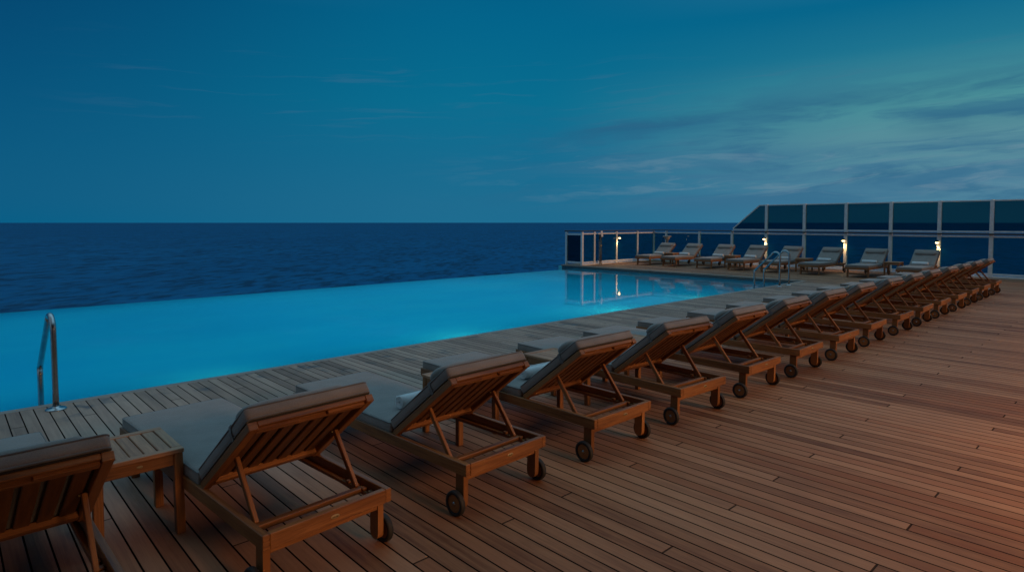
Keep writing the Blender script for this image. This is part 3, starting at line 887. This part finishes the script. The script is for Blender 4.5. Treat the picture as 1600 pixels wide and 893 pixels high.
for k, (a, b) in enumerate(segs):
    a, b = inw((*a, 0)), inw((*b, 0))
    pane(wr, a, b, .135, 1.155, M['glass_low'])
    rails(wr, a, b, ((1.18, .05), (.105, .05)))
a, b = inw((17.55, 15.72, 0)), inw((17.55, YS, 0))
pane(wr, a, b, .135, 1.125, M['glass_dark'])
rails(wr, a, b, ((1.16, .07), (.10, .06)))
m = MB()
m.bar(inw((17.45, YS, RT)), inw((XW+.06, YS, RT)), .11, .04, bev=.012)
m.bar(inw((17.55, 15.80, RT)), inw((17.55, YS+.056, RT)), .11, .045, bev=.012)
m.bar(inw((XW, YS-.057, RT)), inw((XW, 11.42, RT)), .11, .04, bev=.012)
m.build('handrail', M['rail'], wr)
m = MB(); m.bar(inw((17.55, YS, .03)), inw((XW, YS, .03)), .12, .058, bev=.006)
m.bar(inw((XW, YS-.062, .03)), inw((XW, 11.42, .03)), .12, .058, bev=.006)
m.build('base_kerb', M['white'], wr)
tag(wr, 'low white glass railing with dark handrail round the far left corner of the deck', 'railing')

OY = 11.42
ws = empty('glass_windscreen', (XW, OY, 0))
TP = 2.235
yw = [10.09, 8.74, 7.39, 6.065, 4.765, 3.50, 2.2, .9, -.4, -1.7, -3.0]
def lw(y, z=0, dx=0): return Vector((dx, y-OY, z))
post(ws, XW, OY, RT+.02)
for y in yw: post(ws, XW, y, TP+.03, .10)
ys = [OY]+yw
for k, (a, b) in enumerate(zip(ys, ys[1:])):
    pane(ws, lw(a), lw(b), .135, 1.165, M['glass_low'], 'lower_pane')
    rails(ws, lw(a), lw(b), ((1.19, .05), (1.335, .045), (.105, .05)))
    if k:
        pane(ws, lw(a), lw(b), 1.36, TP-.02, M['glass'], 'upper_pane')
        rails(ws, lw(a), lw(b), ((TP, .04),), name='top_rail')
# sloping end pane between the short post and the first tall post
m = MB(); ya, yb = OY-.045-OY, yw[0]+.05-OY
yt = 10.36-OY
poly = [(ya, 1.36), (yb, 1.36), (yb, TP-.02), (yt, TP-.02), (ya-.02, 1.38)]
m.prism(poly, -.006, .006, lambda a, b, c: Vector((c, a, b)))
m.build('sloping_pane', M['glass'], ws)
m = MB(); m.bar((0, ya+.01, 1.37), (0, yt, TP), .045, .04, up=(1, 0, 0)); m.bar((0, yt-.002, TP), (0, yb, TP), .045, .04)
m.build('sloping_rail', M['white'], ws)
m = MB(); m.bar(lw(OY+.0, RT-.02, -.085), lw(-3, RT-.02, -.085), .06, .05, bev=.014)
m.build('handrail', M['rail'], ws)
m = MB(); m.bar(lw(OY, .03), lw(-3, .03), .12, .058, bev=.006); m.build('base_kerb', M['white'], ws)
tag(ws, 'tall white framed windscreen of dark tinted glass panes along the far end of the deck', 'windscreen')

# ------------------------------------------------------------------ lit lamps on the posts
def lamp(x, y, label, d):
    o = empty('post_lamp', (x, y, 1.0))
    dx, dy = d
    m = MB(); m.bar((0, 0, .035), (dx*.13, dy*.13, .035), .02, .02, bev=.002)
    m.lathe([(0, .075), (.018, .075), (.05, .04), (.052, .012), (.046, .010)], (dx*.105, dy*.105, 0), 'z', 20)
    m.build('housing', M['dark'], o)
    m = MB(); m.lathe([(.038, .012), (.039, -.010), (.031, -.028), (0, -.035)], (dx*.105, dy*.105, 0), 'z', 20)
    m.build('glowing_lens', M['lamp'], o)
    L = bpy.data.lights.new('lamp_light', 'SPOT'); L.energy = 16; L.color = (1, .60, .24); L.shadow_soft_size = .03
    L.spot_size = R(150); L.spot_blend = .9
    lo = bpy.data.objects.new('lamp_light', L); lo.location = (dx*.125, dy*.125, -.055); link(lo, o)
    tag(o, label, 'lamp', 'lit lamps on the railing posts'); return o
lamp(19.62, YS-.043, 'lit lamp on the low railing at the left, its light streaking down the post', (.2, -.97))
lamp(XW-.05, 10.09, 'lit lamp on the leftmost tall windscreen post', (-1, .15))
lamp(XW-.05, 7.39, 'lit lamp on the windscreen post behind the third far lounger from the right', (-1, .25))
lamp(XW-.05, 4.765, 'rightmost lit lamp, on the windscreen post behind the right end far lounger', (-1, .2))

# ------------------------------------------------------------------ added lamp posts, out of view to the right, for warm light on the deck
def added_lamp(x, y, p, label):
    o = empty('added_lamp_post', (x, y, 0))
    m = MB(); m.lathe([(0, 0), (.11, 0), (.11, .02), (.05, .05), (.042, 2.4), (0, 2.4)], (0, 0, 0), 'z', 20); m.build('pole', M['white'], o)
    m = MB(); m.lathe([(.0, 2.82), (.17, 2.74), (.19, 2.70), (.0, 2.70)], (0, 0, 0), 'z', 24); m.build('cap', M['dark'], o)
    m = MB(); m.lathe([(0, 2.402), (.10, 2.402), (.13, 2.695), (0, 2.695)], (0, 0, 0), 'z', 24); m.build('lantern', M['lantern'], o)
    L = bpy.data.lights.new('lantern_light', 'SPOT'); L.energy = p; L.spot_size = R(164); L.spot_blend = 1.; L.color = (1, .52, .22); L.shadow_soft_size = .3
    lo = bpy.data.objects.new('lantern_light', L); lo.location = (0, 0, 2.3); link(lo, o)
    tag(o, label, 'lamp post', 'added lamp posts out of view'); return o
M['lantern'] = emit('lantern_glass', (1., .62, .32), 6.)
added_lamp(5.4, -2.4, 880, 'added white lamp post with a lit lantern, out of view, nearest the camera')
added_lamp(11.0, -2.3, 600, 'added middle white lamp post with a lit lantern, out of view')
added_lamp(15.8, -2.3, 560, 'added white lamp post with a lit lantern, out of view, nearest the windscreen')

# ------------------------------------------------------------------ shower column and pedestal by the railing
o = empty('shower_column', (18.42, 14.78, 0))
m = MB()
m.box((0, 0, .55), (.125, .06, .86), bev=.012)
m.build('column', M['steel'], o)
m = MB(); m.box((0, 0, 1.005), (.125, .062, .05), bev=.008); m.build('collar', M['dark'], o)
m = MB(); m.box((-.01, -.0, 1.09), (.12, .06, .12), bev=.02); m.build('neck', M['dark'], o)
m = MB(); m.bar((.05, -.04, 1.06), (.01, -.04, 1.28), .035, .10, up=(1, 0, 0), bev=.01); m.build('shower_head', M['white'], o)
m = MB(); m.lathe([(0, -.05), (.03, -.05), (.034, -.02), (.02, 0)], (0, 0, .72), 'y', 18); m.build('tap', M['brass'], o)
m = MB()
for sx in (-1, 1): m.bar((sx*.03, 0, .12), (sx*.055, -.02, .001), .03, .05, up=(0, 1, 0))
m.build('foot_bracket', M['beige'], o)
tag(o, 'slim polished metal shower column with pale tilted head beside the low railing', 'shower')
o = empty('deck_pedestal', (21.95, 14.12, 0))
m = MB(); m.lathe([(0, 0), (.13, 0), (.13, .02), (.05, .04), (.045, .86), (.10, .93), (.12, 1.0), (0, 1.0)], (0, 0, 0), 'z', 24); m.build('stand', M['beige'], o)
m = MB(); m.box((0, 0, 1.03), (.28, .26, .05), bev=.012); m.build('top_plate', M['beige'], o)
m = MB(); m.tube([(0, .13+.09*sin(k*pi/12), 1.02-.30*k/12) for k in range(13)], .012, 8); m.build('cable', M['dark'], o)
tag(o, 'beige pedestal with a flat top plate behind the left end far lounger', 'pedestal')

# ------------------------------------------------------------------ added slabs, wall and columns out of view, blocking sky light and sun
m = MB()
m.box((-3.35, -2.4, 3.5), (10.5, 10.2, .22), bev=.02); m.box((2.152, 1.3, 3.5), (.5, 2.8, .22), bev=.02)
m.box((-2.8, -3.4, 1.693), (.24, 11.2, 3.386), bev=.01)
m.box((12.45, -2.45, 3.5), (21.0, 4.3, .22), bev=.02)
for x in (4., 8., 12., 16., 20.): m.lathe([(0, 0), (.09, 0), (.09, 3.388), (0, 3.388)], (x, -4.4, 0), 'z', 20)
M['blocker'] = plain('shade_blocker_paint', (.22, .23, .24), .6)  # dull grey, keeps bounce off the added slabs low
tag(m.build('shade_blockers', M['blocker']), kind='structure')

# ------------------------------------------------------------------ render settings
vs = SC.view_settings; vs.view_transform = 'Standard'; vs.look = 'None'; vs.exposure = 0; vs.gamma = 1; vs.use_curve_mapping = False
SC.cycles.max_bounces = 8; SC.cycles.transparent_max_bounces = 12
SC.cycles.sample_clamp_indirect = 6.; SC.cycles.caustics_reflective = False; SC.cycles.caustics_refractive = False
